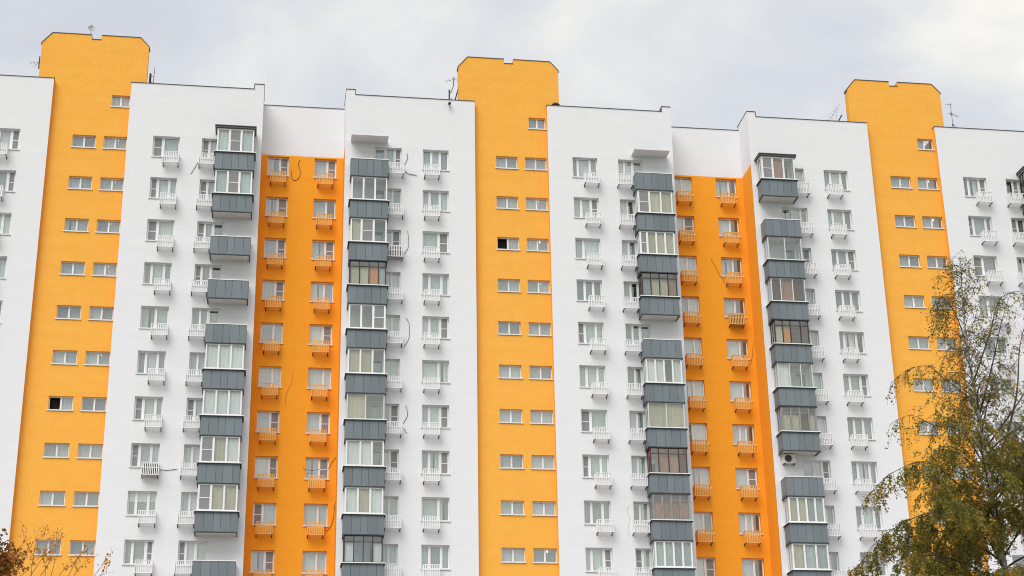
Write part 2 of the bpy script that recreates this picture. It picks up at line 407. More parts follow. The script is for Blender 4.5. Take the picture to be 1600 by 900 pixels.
# ------------------------------------------------------------------ what each column shows, from the top row down
A1 = {0: 'N4L7 N3L5L3 N4L7 G3L6G3 L6L5 G3W5G3 N4W6L3 N4L6L4 H3H5H3 G3G6N3',
      1: 'G2L6G3 L3L4N3 L3L7 G3G3G3 N3L5L3 L3L5L3 N4L7 N3L5W3 G3G5G3 W2W5N3',
      2: 'G2L5N3 N2G6G2 N4G6 G4G6 G5N4 G4L5 L4G5 G3L5G3 L5L5 G5G4'}
A2 = {0: 'N4L4L3 N4L4L3 N4L4L3 N3G4G3 G3G3L3 L5L5L3 N4L4L3 L4L4L3 L4W4W3 N3W4W4',
      1: 'L3L4L4 L4D3L3 L4G4L3 G4D4G3 G4G4G4 G4G3G3 L5G4G3 L3W4W3 G3W4W3 N4W4G3',
      2: 'D4N3G3 N4G4G3 G4D4G3 G4G4G3 G4G4G3 L4G4G3 L4G4G3 G4G4G3 G4G4G3 G4G4G3'}
B1 = {0: 'L2L5N3 L2L6N3 L2L5L3 L2L5L3 L2L5G3 L4L5 L4L5 L4L5 L4L5 L4L5',
      1: 'L4L4L4 L3L5L4 L7N4 L3L6L3 L3L5N4 L7L4 L3W5N4 G3L5N4 L7L4 L3L5L3',
      2: 'G3L5G3 L2L5G3 G3G5N4 G4G4G4 G2W6D3 G3G5N3 G3G4G4 G3W6G3 G3W6G3 G4G4'}
B2 = {1: 'L3L4N3 L3L3G4 L3L3N4 L3G3L4 L3L3L3 L3L7 L3L3N4 L3L3N4 L3L3L4 L3W3W4',
      2: 'L3G2L4 L4L4G3 L3L3N4 G3G3G4 L3L3L3 L3L3L3 L3W3W3 L3L4N4 G3G3G3 G3G3G3'}
R1 = {1: 'L6N4 L6N5 L6N4 G6N4 G6G4 W7W4 L6N4 L7N4 N4L6 L6N4', 2: 'L4L4 L5N5 L5L4 G4W4 L7L3 W5W5 N3L7 W6W4 L6D4 W5N4'}
R2 = {1: 'L6N4 L6D4 L6N4 L6L4 W6N4 W7W3 L6N4 L6N4 L6L4 W6W4', 2: 'L6D3 L6B4 L6D4 L5B4 L6B3 L6D3 L4W3B4 L6N4 L4W3B4 L6D4'}
BALA = {0: 'wL4N4L4^ wL4N4L4 o o o wW4W4W4 wW4W4W4 wN4C4W4 wN5C5C5 o',
        1: 'c wN4C4C4 wN3C4C4C4 dG4C4C4P4T o wW3W3E3W3 aC5C5 rE3P4P4B3T gP4P4P4P4T wG4G4G4G4',
        2: 'dB4B4B4T^ dG4B4B4 o wC4C4C4 o o o o o o'}
BALB = {1: 'c wE5E5E5 wC4N5E5 dC4C4O4G3T wE4E4N4 wC5C5E5 aC6E6 wW5W4E4 wW4C4W4 dW4E4E4W4T',
        2: 'wN4P4E4^ o aE5E5 aB3P4B4 dC3O3B4B3T aW4E4E4 gC4C4B4C3T o wC4C4G4G4 wC4G4G4'}
def row(tab, sec, r):
    v = tab.get(sec, tab.get(1)).split(); return v[min(r-1, 9)]

VIS = range(1, 11)
def zr(r): return Z0 - ST*r
WX = dict(A1=(4.86, 6.46), A2=(7.82, 8.75), A2d=(8.75, 9.42), B1=(-4.68, -3.06), B2=(-6.98, -6.02), B2d=(-7.72, -6.98))
WH = 1.38
def wing(sec, side):
    sx = SECX[sec]
    x0, x1 = (sx+3.30, sx+11.45) if side == 'A' else (sx-9.55, sx-1.38)
    holes = []; second = not (sec == 0 and side == 'B')
    for r in VIS:
        z = zr(r)
        for k in ([side+'1'] + ([side+'2'] if second else [])):
            a, b = WX[k]; holes.append((sx+a, sx+b, z-WH, z))
        if second:
            a, b = WX[side+'2d']; holes.append((sx+a, sx+b, z-2.30, z))
    w = wall('wall', 'white', x0, x1, 0, ROOF, 0, holes)
    # raised corner pier beside the recess
    pa, pb = (sx+10.87, sx+11.45) if side == 'A' else (sx-9.55, sx-8.99)
    m = MB(); m.box(0, pb-pa, 0, RD+.3, 0, .36); obj('corner_pier', m.mesh('corner_pier', 'white'), building, bp(pa, 0, ROOF))
    # flashings
    m = MB(); q0, q1 = (x0-.03, pa) if side == 'A' else (pb, x1+.03)
    m.box(q0, q1, -.03, .35, ROOF, ROOF+.04); m.box(pa-.025, pb+.025, -.03, RD+.25, ROOF+.36, ROOF+.40)
    if side == 'A': m.box(pa-.045, pa, -.02, .3, ROOF+.04, ROOF+.36)
    else: m.box(pb, pb+.045, -.02, .3, ROOF+.04, ROOF+.36)
    m.v = [(p[0]-BASE_X, p[1], p[2]) for p in m.v]; obj('roof_flashing', m.mesh('roof_flashing', 'cap'), building)
    # parapet back + returns
    xt = x0 if side == 'A' else x1; xr = x1 if side == 'A' else x0
    zo = Z0-2.70
    flat('tower_return', 'tower', [[(xt, 0, 0), (xt, TD, 0), (xt, TD, ROOF), (xt, 0, ROOF)]])
    flat('return_wall', 'recess', [[(xr, 0, 0), (xr, RD, 0), (xr, RD, zo), (xr, 0, zo)]])
    flat('return_wall', 'white', [[(xr, 0, zo), (xr, RD, zo), (xr, RD, ROOF), (xr, 0, ROOF)]])
    flat('parapet', 'white', [[(x0, .3, ROOF-PAR), (x1, .3, ROOF-PAR), (x1, .3, ROOF), (x0, .3, ROOF)]])
    flat('roof', 'roof', [[(x0, .3, ROOF-PAR), (x1, .3, ROOF-PAR), (x1, 12, ROOF-PAR), (x0, 12, ROOF-PAR)]])
    T1, T2, T2n = (A1, A2, BALA) if side == 'A' else (B1, B2, BALB)
    for r in VIS:
        z = zr(r); a, b = WX[side+'1']
        window(sx+a, 0, z, b-a, WH, row(T1, sec, r))
        basket(sx+(5.53 if side == 'A' else -4.62), 0, z)
        if not second: continue
        sp = row(T2, sec, r)
        if side == 'A': ws, ds = sp[:-2], sp[-2:]
        else: ds, ws = sp[:2], sp[2:]
        a, b = WX[side+'2']; window(sx+a, 0, z, b-a, WH, ws, .07, .12)
        a, b = WX[side+'2d']; window(sx+a, 0, z, b-a, 2.30, ds, .11, .12, sill=False, name='balcony_door')
        basket(sx+(7.68 if side == 'A' else -6.86), 0, z)
        bx = (8.70, 11.04) if side == 'A' else (-9.21, -6.90)
        balcony(sx+bx[0], sx+bx[1], z, row(T2n, sec, r))
    if second:
        bx = (8.70, 11.04) if side == 'A' else (-9.21, -6.90)
        balcony(sx+bx[0], sx+bx[1], zr(11), 'o')

def recess(sec):                                # the orange kitchen bay left of a tower
    sx = SECX[sec]; x0, x1 = sx-(SECX[1]-SECX[0])+11.45, sx-9.55
    zo = Z0-2.70; cols = [(-14.30, -12.97, R1), (-11.36, -9.98, R2)]
    holes = [(sx+a, sx+b, zr(r)-1.30, zr(r)) for r in VIS for a, b, _ in cols]
    wall('wall', 'recess', x0, x1, 0, zo, RD, holes)
    wall('wall', 'white', x0, x1, zo, ROOF, RD, [])
    m = MB(); m.box(x0-BASE_X, x1-BASE_X, RD-.03, RD+.3, ROOF, ROOF+.04); obj('roof_flashing', m.mesh('roof_flashing', 'cap'), building)
    for r in VIS:
        for k, (a, b, t) in enumerate(cols):
            window(sx+a, RD, zr(r), b-a, 1.30, row(t, sec, r), .07, .12)
            basket(sx+(-14.10 if k == 0 else -11.16), RD, zr(r), True)

LAMPS = {(0, 1, 1), (0, 2, 1), (0, 3, 1), (0, 4, 1), (0, 6, 1), (1, 2, 1), (1, 3, 1), (1, 4, 1), (2, 2, 1), (2, 1, 1), (1, 10, 1)}
def tower(sec):
    sx = SECX[sec]; x0, x1 = sx-1.38, sx+3.30; top = Z0+.25
    holes = [(sx+2.15, sx+3.25, Z0-.72, Z0+.06)] + [(sx+a, sx+b, zr(r)-.82, zr(r)) for r in VIS for a, b in ((0, 1.38), (1.87, 3.25))]
    wall('wall', 'tower', x0, x1, 0, top, TD, holes, .25)
    prof = [(-2.37, top-Z0), (-2.37, 3.48), (-1.77, 4.22), (.62, 4.22), (.62, 3.90), (1.22, 3.90), (1.22, 4.22), (3.62, 4.22), (4.17, 3.60), (4.17, top-Z0)]
    P = [(sx+a-BASE_X, Z0+b) for a, b in prof]; n = len(P); yb = TD+.5
    m = MB(); m.v = [(a, TD, b) for a, b in P] + [(a, yb, b) for a, b in P]
    m.f = [tuple(range(n)), tuple(reversed(range(n, 2*n)))] + [(i, n+i, n+(i+1) % n, (i+1) % n) for i in range(n)]; m.mi = [0]*len(m.f)
    # front face is not convex: triangulate
    me = m.mesh('penthouse', 'tower'); bm = bmesh.new(); bm.from_mesh(me)
    bmesh.ops.recalc_face_normals(bm, faces=bm.faces); bmesh.ops.triangulate(bm, faces=[f for f in bm.faces if len(f.verts) > 4]); bm.to_mesh(me); bm.free()
    obj('penthouse', me, building)
    c = MB(); t = .042; yf = TD-.03
    for i in range(1, n-2):
        (ax, az), (bx, bz) = P[i], P[i+1]
        if abs(ax-bx) < 1e-4:                   # upright side of the notch
            s = -1 if bz < az else 1
            c.box(min(ax, ax-s*.0)-(.03 if s < 0 else 0), ax+(.0 if s < 0 else .03), yf, TD-.004, min(az, bz)+t, max(az, bz)-.0) if False else None
            continue
        d = Vector((bx-ax, 0, bz-az)).normalized(); nn = Vector((-d.z, 0, d.x)) * t
        a3, b3 = Vector((ax, 0, az)), Vector((bx, 0, bz)); k = len(c.v); e = Vector((0, 0, 0))
        for y in (yf, yb):
            for q in (a3, b3, b3+nn, a3+nn): c.v.append((q.x, y, q.z))
        c.f += [(k,k+1,k+2,k+3),(k+7,k+6,k+5,k+4),(k,k+4,k+5,k+1),(k+1,k+5,k+6,k+2),(k+2,k+6,k+7,k+3),(k+3,k+7,k+4,k)]; c.mi += [0]*6
    for s, (a, b) in ((-1, P[1]), (1, P[8])):
        c.box(*sorted((a, a+s*.05)), yf, yb, b-.10, b+.0)
    obj('roof_flashing', c.mesh('roof_flashing', 'cap'), building)
    f = window(sx+2.15, TD, Z0+.06, 1.10, .78, 'S4D5' if sec == 2 else 'S5S5', .05, .10, setback=.15)
    for r in VIS:
        for k, a in enumerate((0, 1.87)):
            sp = rnd.choice(['S5S5', 'S5S5', 'S5G5', 'G5S5', 'L5S5', 'G5G5'])
            if k == 0 and (sec, r) in ((0, 7), (1, 3)): sp = 'X5S5'
            if k == 1 and sec == 2 and r in (1, 2, 4, 5): sp = 'S5G5'
            wf = window(sx+a, TD, zr(r), 1.38, .82, sp, .055, .10, setback=.15)
            if (sec, r, k) in LAMPS:
                def lm():
                    q = MB(); q.tube([(0, 0, -.05), (0, 0, .05)], [.045, .03], 8); return q.mesh('ceiling_lamp', 'lamp')
                obj('ceiling_lamp', cached('lamp', lm), wf, (.86 if k else .5, .16, -.12))

for s in (0, 1, 2): tower(s); wing(s, 'A'); wing(s, 'B')
for s in (1, 2): recess(s)
# inner core: closes the rooms and carries back wall, ends and roof
m = MB(); m.box(BX0-BASE_X, BX1-BASE_X, 2.75, 12, 0, ROOF-PAR-.02); obj('inner_core', m.mesh('inner_core', 'inner'), building)
flat('end_wall', 'white', [[(BX0-.002, RD, 0), (BX0-.002, 12.01, 0), (BX0-.002, 12.01, ROOF), (BX0-.002, RD, ROOF)], [(BX1+.002, RD, 0), (BX1+.002, 12.01, 0), (BX1+.002, 12.01, ROOF), (BX1+.002, RD, ROOF)]])

# ------------------------------------------------------------------ ground
def sheet(name, mname, x0, x1, y0, y1, z):
    m = MB(); m.quad((x0, y0, z), (x1, y0, z), (x1, y1, z), (x0, y1, z)); o = obj(name, m.mesh(name, mname)); o['kind'] = 'structure'; return o
sheet('ground', 'grass', -1500, 1500, -1500, 1500, 0)
sheet('bounce_pavement', 'bounce_paving', -90, 90, -70, -3, .004)  # out of view, added to throw light up onto slabs and soffits
sheet('road', 'path', -400, 400, -125, -112, .004)
m = MB(); m.box(-90, 90, -70.15, -70.0, 0, .12); m.box(-90, 90, -3.0, -2.85, 0, .12); o = obj('kerb', m.mesh('kerb', 'kerb')); o['kind'] = 'structure'

# ------------------------------------------------------------------ roof antennas, dish, lamps
def thing(name, x, y, z, label, cat, group=None):
    o = bpy.data.objects.new(name, None); COL.objects.link(o); o.location = (x, y, z); o.empty_display_size = .3
    return tag(o, label, cat, group)
def mast(root, h, r=.03, lean=(0, 0), name='mast', m='metal'):
    k = MB(); k.tube([(0, 0, 0), (lean[0], lean[1], h)], r, 6); return obj(name, k.mesh(name, m), root)
def yagi(root, z, length, n, az, name='aerial', half=.35):
    k = MB(); d = Vector((math.sin(az), math.cos(az), 0)); s = Vector((d.y, -d.x, 0)); p = Vector((0, 0, z))
    k.tube([p-d*length*.25, p+d*length*.75], .014, 5)
    for i in range(n):
        q = p + d*length*(-.25+i/(n-1)); hh = half*(1.15-.5*i/n); k.tube([q-s*hh, q+s*hh], .009, 4)
    return obj(name, k.mesh(name, 'metal'), root)
TOP = Z0+4.22
sx = SECX[0]
t = thing('satellite_dish', sx+.50, TD+.3, TOP, 'round white satellite dish on a short mast above the left orange tower', 'satellite dish')
mast(t, .42, .02)
k = MB(); rings = 5; seg = 20
for i in range(rings+1):
    rr = .235*i/rings; zz = -.08*(1-(rr/.235)**2)
    for j in range(seg): k.v.append((rr*math.cos(2*math.pi*j/seg), -zz, rr*math.sin(2*math.pi*j/seg)))
for i in range(rings):
    for j in range(seg): k.f.append((i*seg+j, i*seg+(j+1) % seg, (i+1)*seg+(j+1) % seg, (i+1)*seg+j)); k.mi.append(0)
d = obj('reflector', k.mesh('reflector', 'dish', True), t, (0, -.06, .62)); d.rotation_euler = (R(-14), 0, R(14))
d.modifiers.new('thickness', 'SOLIDIFY').thickness = .015
k = MB(); k.tube([(0, -.0, -.22), (0, -.24, -.02)], .010, 5); k.box(-.03, .03, -.30, -.24, -.04, .03); obj('receiver_arm', k.mesh('receiver_arm', 'metal'), d)

t = thing('television_aerial', sx-2.46, TD+.25, Z0+1.75, 'thin branching aerial on the left edge of the left orange tower', 'aerial')
mast(t, .85, .04, m='iron'); yagi(t, .42, .75, 4, R(-80), half=.28)
k = MB(); k.tube([(0, 0, .5), (-.28, -.1, .05)], .02); k.tube([(.0, 0, .2), (.10, 0, .2)], .03); obj('wall_arm', k.mesh('wall_arm', 'metal'), t)
t = thing('aerial_mast', sx+4.33, TD+.62, ROOF-.2, 'dark mast beside the right edge of the left orange tower', 'aerial')
mast(t, 1.45, .05, m='iron'); k = MB(); k.box(-.06, .06, -.09, .09, .2, 1.4); obj('panel_antenna', k.mesh('panel_antenna', 'iron'), t)
k = MB(); k.tube([(.20, 0, .75), (.24, 0, 1.9)], .022); k.tube([(0, 0, .8), (.2, 0, .85)], .018); k.tube([(0, 0, 1.2), (.21, 0, 1.25)], .018); obj('whip_antenna', k.mesh('whip_antenna', 'metal'), t)

t = thing('aerial_mast', SECX[1]-2.95, .5, ROOF-.2, 'cluster of crooked dark aerial masts beside the middle orange tower', 'aerial')
mast(t, 1.2, .05, m='iron'); k = MB()
k.tube([(.12, 0, 1.05), (.28, .05, 1.55), (.30, .05, 2.2)], .026); k.tube([(.0, 0, .95), (.12, 0, 1.05)], .03); obj('bent_mast', k.mesh('bent_mast', 'iron'), t)
k = MB(); k.tube([(.26, .1, 0), (.52, .1, 1.1)], .045); k.tube([(.5, .1, 1.0), (.56, .1, 1.35)], .02); k.tube([(.12, 0, 0), (.13, 0, .6)], .02); obj('brace', k.mesh('brace', 'iron'), t)
yagi(t, 1.95, .7, 4, R(-60), half=.3).location = (.28, .05, .05)
t = thing('security_camera', SECX[1]-3.02, -.12, ROOF-.34, 'small black camera on the white parapet below the aerial masts', 'camera')
k = MB(); k.tube([(0, 0, 0), (0, -.22, -.05)], [.09, .085], 10); obj('housing', k.mesh('housing', 'iron', True), t); k = MB(); k.box(-.03, .03, .0, .118, -.03, .10); obj('mount', k.mesh('mount', 'metal'), t)
t = thing('roof_lamp', SECX[1]+3.95, .2, ROOF+.075, 'small dark rounded lamp on the white parapet right of the middle orange tower', 'lamp')
k = MB(); k.tube([(-.26, 0, .10), (-.12, 0, .17), (.08, 0, .16), (.24, 0, .06)], [.05, .11, .10, .05], 10); obj('lamp_head', k.mesh('lamp_head', 'iron', True), t); k = MB(); k.box(-.05, .05, -.05, .05, 0, .12); obj('foot', k.mesh('foot', 'metal'), t)
t = thing('vent_box', SECX[1]+3.45, .75, ROOF-PAR, 'small white vent box on the roof at the right foot of the middle orange tower', 'vent')
k = MB(); k.box(-.28, .28, -.22, .22, 0, 1.08); k.box(-.32, .32, -.26, .26, 1.08, 1.13); obj('casing', k.mesh('casing', 'slab'), t)

t = thing('aerial_rack', SECX[2]-3.25, TD+.9, ROOF-.3, 'slanted ladder-like aerial beside the left edge of the right orange tower', 'aerial')
k = MB(); k.tube([(-.15, 0, 0), (.7, 0, 1.5)], .045); obj('strut', k.mesh('strut', 'iron'), t)
k = MB(); k.tube([(-.25, 0, .95), (.6, 0, 2.3)], .012); k.tube([(-.2, 0, .45), (.2, 0, 1.1)], .012)
for i in range(5):
    x = -.2+.15*i; z = 1.03+.24*i; k.tube([(x-.2, 0, z+.09), (x+.14, 0, z-.12)], .008, 4)
k.tube([(.05, 0, 1.0), (-.05, 0, .35)], .012); k.tube([(.4, 0, 1.9), (.3, 0, 1.0)], .012)
obj('aerial', k.mesh('aerial', 'metal'), t)
t = thing('television_aerial', SECX[2]+5.15, 1.1, ROOF-PAR, 'tall thin aerial mast standing alone on the right-hand white roof', 'aerial')
mast(t, 3.0, .022); yagi(t, 2.93, .45, 3, R(-70), half=.14); yagi(t, 2.2, .9, 5, R(60), half=.2)
k = MB(); k.tube([(0, 0, 1.35), (.75, 0, .85)], .016); k.box(-.05, .05, -.05, .05, 1.3, 1.42); k.box(-.04, .04, -.04, .04, 2.15, 2.25); obj('stay', k.mesh('stay', 'metal'), t)

# ------------------------------------------------------------------ loose cables hanging on the facade
def cable(pts, y, r, label, m='cable'):
    P = []
    pts = [at_plane(px, py, y-r) for px, py in pts]
    for i in range(len(pts)-1):                  # Catmull-Rom
        p0, p1, p2, p3 = pts[max(i-1, 0)], pts[i], pts[i+1], pts[min(i+2, len(pts)-1)]
        for k in range(5):
            u = k/5; P.append(.5*((2*p1)+(p2-p0)*u+(2*p0-5*p1+4*p2-p3)*u*u+(3*p1-p0-3*p2+p3)*u**3))
    P.append(pts[-1]); o = P[0].copy()
    k = MB(); k.tube([q-o for q in P], r*.62, 5); c = obj('cable', k.mesh('cable', m, True), None, o); tag(c, label, 'cable', 'loose cables on the facade'); return c
def at_plane(px, py, y):
    d = fwd + r2*((px-800)/FOC) - u2*((py-450)/FOC); return CAM + d*((y-CAM.y)/d.y)
cable([(469, 250), (466, 257), (469, 266), (468, 276), (461, 282), (456, 278), (455, 266)], RD, .022, 'dark hooked cable on the orange bay between its two top windows')
cable([(447, 635), (446, 625), (449, 612), (455, 600), (457, 590), (458, 578)], RD, .010, 'thin brown cable running down the orange bay between the two window columns')
cable([(473, 731), (479, 734), (489, 735), (499, 733)], RD-.12, .022, 'dark cable sagging across a window of the orange bay', )
cable([(509, 737), (515, 730), (519, 722), (525, 714)], RD, .018, 'thin cable slanting up right of the window with the sagging cable')
cable([(508, 826), (510, 830), (517, 822), (521, 808), (523, 790), (525, 782)], RD, .02, 'dark curled cable at the lower right edge of the orange bay')
cable([(636, 239), (637, 246), (635, 252), (632, 258)], 0, .022, 'short dark cable on the white wall right of the open top balcony with the canopy')
cable([(633, 268), (639, 272), (646, 273), (651, 274.5)], 0, .028, 'thick black cable end pointing right beside the topmost white basket')
cable([(637, 361), (638.5, 375), (638, 386), (632, 397)], 0, .02, 'long dark cable beside the basket below the third window from the top')
cable([(634, 496), (639, 505), (640, 522), (637, 533), (631, 542)], 0, .02, 'bow-shaped cable on the white wall beside the fifth basket from the top')
cable([(634, 633), (637, 645), (635, 653), (630, 662)], 0, .022, 'kinked black cable on the white wall beside the seventh window from the top')
cable([(631, 669), (634, 674), (636, 677)], 0, .02, 'very short cable stub under the kinked black cable')
cable([(250, 735), (254, 734), (260, 735), (268, 734), (277, 733)], 0, .022, 'level dark cable between two white baskets in the left white wing')
cable([(299, 448), (303, 436), (306, 424)], 0, .012, 'faint thin cable beside a basket of the left white wing', 'wcable')
cable([(298, 272), (303, 264), (309, 254)], 0, .02, 'short black cable under the top basket next to the balconies of the left white wing')
cable([(1110, 403), (1117, 415), (1124, 429), (1130, 437), (1133, 444)], RD, .016, 'thin slanting cable on the right orange bay left of the dark basket', )
cable([(1171, 570), (1174, 564), (1176, 552), (1177, 534)], RD, .016, 'thin dark cable near the right corner of the right orange bay')
cable([(983, 838), (981, 826), (984, 812), (980, 798), (983, 790)], 0, .012, 'faint grey cable on the white wall beside the lowest baskets left of the brown balcony', 'wcable')

# ------------------------------------------------------------------ air conditioners
def ac(x, y, z, label, w=.80, h=.55, dark=False):
    t = thing('air_conditioner', x, y, z, label, 'air conditioner', 'air conditioners on the facade')
    k = MB(); k.box(0, w, -.30, 0, 0, h); o = obj('casing', k.mesh('casing', 'acd' if dark else 'acw'), t)
    k = MB(); k.tube([(w*.40, -.335, h*.52), (w*.40, -.301, h*.52)], h*.38, 16); obj('fan_grille', k.mesh('fan_grille', 'acd'), t)
    k = MB(); k.box(.08, .12, -.32, .05, -.05, -.002); k.box(w-.12, w-.08, -.32, .05, -.05, -.002); obj('mount', k.mesh('mount', 'iron'), t)
    return t
ac(SECX[2]-9.05, -.04, zr(8)-.32, 'pale air conditioner box on the wall of the open balcony, under the slab above')
ac(SECX[1]-6.77, -.10, zr(3)-1.86, 'dark air conditioner behind the bars of a white basket beside the long dark cable', dark=True)
ac(SECX[0]+5.62, -.10, zr(8)-1.86, 'dark air conditioner in the white basket at the left end of the level cable', dark=True)
ac(SECX[2]-11.06, RD-.10, zr(4)-1.86, 'dark air conditioner in an orange basket at the end of the slanting cable', dark=True)

# ------------------------------------------------------------------ trees
def leaf_mats(pref, cols):
    out = []
    for i, c in enumerate(cols):
        m = mat(f'{pref}_leaf_{i}', c, .6, spec=.25); b = m.node_tree.nodes['Principled BSDF']; t = m.node_tree
        tl = t.nodes.new('ShaderNodeBsdfTranslucent'); tl.inputs[0].default_value = (*[min(1, v*1.5) for v in c], 1); mx = t.nodes.new('ShaderNodeMixShader'); mx.inputs[0].default_value = .42
        o = t.nodes['Material Output']; t.links.new(b.outputs[0], mx.inputs[1]); t.links.new(tl.outputs[0], mx.inputs[2]); t.links.new(mx.outputs[0], o.inputs[0]); out.append(m)
    return out
def leaf(mb, p, size, r, mi, droop=.5):
    """one small folded leaf: two triangles either side of the midrib"""
    a = Vector((r.gauss(0, 1), r.gauss(0, 1), r.gauss(0, .7)-droop)).normalized()
    s = a.cross(Vector((r.gauss(0, 1), r.gauss(0, 1), r.gauss(0, 1)))).normalized(); n = a.cross(s)*size*.12
    w = size*.36; k = len(mb.v)
    mb.v += [tuple(p), tuple(p+a*size*.45+s*w+n), tuple(p+a*size), tuple(p+a*size*.45-s*w+n)]
    mb.f += [(k, k+1, k+2), (k, k+2, k+3)]; mb.mi += [mi, mi]
def path(p, d, L, n, r, bend, wob):
    pts = [p.copy()]; d = d.normalized()
    for i in range(n):
        d = (d + bend*(1/n) + Vector((r.gauss(0, wob), r.gauss(0, wob), r.gauss(0, wob*.6)))).normalized(); p = p + d*(L/n); pts.append(p.copy())
    return pts
def lerp(pts, t):
    x = t*(len(pts)-1); i = min(int(x), len(pts)-2); return pts[i].lerp(pts[i+1], x-i), (pts[i+1]-pts[i]).normalized()

def birch():
    r = random.Random(21); DIST = 46.0
    tops = [(1588, 1010), (1572, 900), (1556, 810), (1547, 755), (1540, 705), (1528, 640), (1514, 560), (1505, 490), (1500, 400)]
    pts = [at(px, py, DIST) for px, py in tops]
    foot = Vector((pts[0].x+.9, pts[0].y, 0)); base = foot.copy()
    pts = [foot, foot.lerp(pts[0], .5)+Vector((-.06, .05, 0))] + pts
    H = pts[-1].z
    root = thing('birch_tree', base.x, base.y, 0, 'large birch with white trunk and thinning yellow-green leaves in front of the right wing', 'tree')
    k = MB(); rad = [max(.012, .17*(1-p.z/(H*1.005))**.85) for p in pts]; k.tube([p-base for p in pts], rad, 10)
    obj('trunk', k.mesh('trunk', 'bark', True), root)
    br = MB(); lf = MB(); limbs = []
    n = 96
    for i in range(n):
        t = i/(n-1); z = 7.2 + (H-7.2-.5)*t**.93
        for a, b in zip(pts, pts[1:]):
            if a.z <= z <= b.z: p = a.lerp(b, (z-a.z)/(b.z-a.z)); tr = .17*(1-z/(H*1.005))**.85
        az = i*2.399 + r.uniform(-.3, .3)
        u = (H-z)/(H-7.2)                        # 1 at the bottom of the crown, 0 at the tip
        L = (.7 + 2.6*u + 6.3*max(0, u-.33))*r.uniform(.66, 1.12)
        el = R(r.uniform(38, 58)) + (1-u)*.28 - max(0, u-.45)*.9
        d = Vector((math.cos(az)*math.cos(el), math.sin(az)*math.cos(el), math.sin(el)))
        pp = path(p, d, L, 9, r, Vector((0, 0, -1.0)), .07); limbs.append((pp, u, L))
        m2 = br
        m2.tube([q-base for q in pp], [max(.006, tr*.42*(1-j/9.5)) for j in range(10)], 5, cap=False)
    def spline(P, n=4):
        Q = []
        for i in range(len(P)-1):
            p0, p1, p2, p3 = P[max(i-1, 0)], P[i], P[i+1], P[min(i+2, len(P)-1)]
            for k in range(n):
                v = k/n; Q.append(.5*((2*p1)+(p2-p0)*v+(2*p0-5*p1+4*p2-p3)*v*v+(3*p1-p0-3*p2+p3)*v**3))
        return Q+[P[-1]]
    # the lesser leaders and the long arching boughs of the upper crown
    for runs, dd, r0, u in (([(1546, 748), (1566, 690), (1586, 620), (1600, 540), (1612, 470)], .8, .05, .30), ([(1550, 780), (1585, 715), (1622, 640), (1650, 560)], -.6, .05, .36),
                            ([(1538, 690), (1514, 622), (1470, 590), (1452, 568), (1428, 566), (1410, 590)], -.5, .018, .27), ([(1512, 545), (1494, 492), (1476, 462), (1464, 470), (1462, 500)], .4, .02, .16),
                            ([(1530, 650), (1556, 570), (1566, 500), (1580, 455)], -1.0, .03, .28), ([(1548, 760), (1590, 690), (1640, 650), (1690, 650)], 1.0, .04, .42), ([(1556, 820), (1610, 770), (1670, 750), (1720, 780)], -.8, .04, .5), ([(1540, 700), (1586, 640), (1622, 560), (1640, 500)], -.9, .03, .32), ([(1520, 600), (1540, 520), (1560, 470), (1590, 462)], .9, .03, .2),
                            ([(1546, 742), (1500, 680), (1462, 672), (1424, 648), (1398, 662)], .9, .026, .34), ([(1552, 790), (1505, 762), (1440, 728), (1402, 738), (1362, 768)], -.9, .026, .5),
                            ([(1562, 850), (1490, 822), (1440, 800), (1372, 838), (1338, 884)], .5, .03, .62)):
        q = spline([at(a+(r.gauss(0, 5) if i else 0), b+(r.gauss(0, 5) if i else 0), DIST+dd*min(1, i*.5)) for i, (a, b) in enumerate(runs)]); k = len(q)
        br.tube([p-base for p in q], [max(.006, r0*(1-i/k)) for i in range(k)], 6)
        ln = sum((b-a).length for a, b in zip(q, q[1:])); limbs.append((q, u, ln*1.25))
    dens = lambda u: .27 + 1.4*min(1, max(0, (u-.37)/.24))**1.3
    for pp, u, L in limbs:
        m = int(6 + L*4.6)
        for j in range(m):
            t = r.uniform(.18, 1); p, d = lerp(pp, t)
            az = r.uniform(0, 6.283); o = Vector((math.cos(az), math.sin(az), r.uniform(-.1, .7)))
            sl = r.uniform(.45, 1.25)*(1.1-.45*t)*(.55+.6*u)
            sp = path(p, (d*.7+o*.7), sl, 5, r, Vector((0, 0, -1.5)), .13)
            br.tube([q-base for q in sp], [.008*(1-.6*q/5) for q in range(6)], 3, cap=False)
            kk = int(1.5 + sl*(1.2+2.2*min(1, u*1.8)))
            for _ in range(kk):
                t2 = r.uniform(.15, 1); p2, d2 = lerp(sp, t2); az2 = r.uniform(0, 6.283)
                tl = r.uniform(.25, .75)*(.7+.5*u)
                tp = path(p2, d2*.6+Vector((math.cos(az2), math.sin(az2), -.15))*.6, tl, 4, r, Vector((0, 0, -2.2)), .16)
                br.tube([q-base for q in tp], .003, 3, cap=False)
                nl = int(tl*56*dens(u)*r.uniform(.5, 1.35))
                clump = r.random()
                for _ in range(nl):
                    q, _d = lerp(tp, r.uniform(.05, 1))
                    q = q + Vector((r.gauss(0, .035), r.gauss(0, .035), r.gauss(0, .035)))
                    w = (clump*.55 + r.random()*.45)
                    mi = 0 if w < .30 else 1 if w < .53 else 2 if w < .70 else 3 if w < .83 else 4
                    leaf(lf, q-base, r.uniform(.05, .09), r, mi)
    o = obj('branches', br.mesh('branches', 'twig'), root); o['kind'] = 'stuff'
    o = obj('crown', lf.mesh('crown', leaf_mats('birch', [(.100, .108, .024), (.17, .162, .03), (.26, .210, .036), (.46, .32, .055), (.34, .18, .05)])), root); o['kind'] = 'stuff'
    print('birch leaves', len(lf.f)//2)
birch()

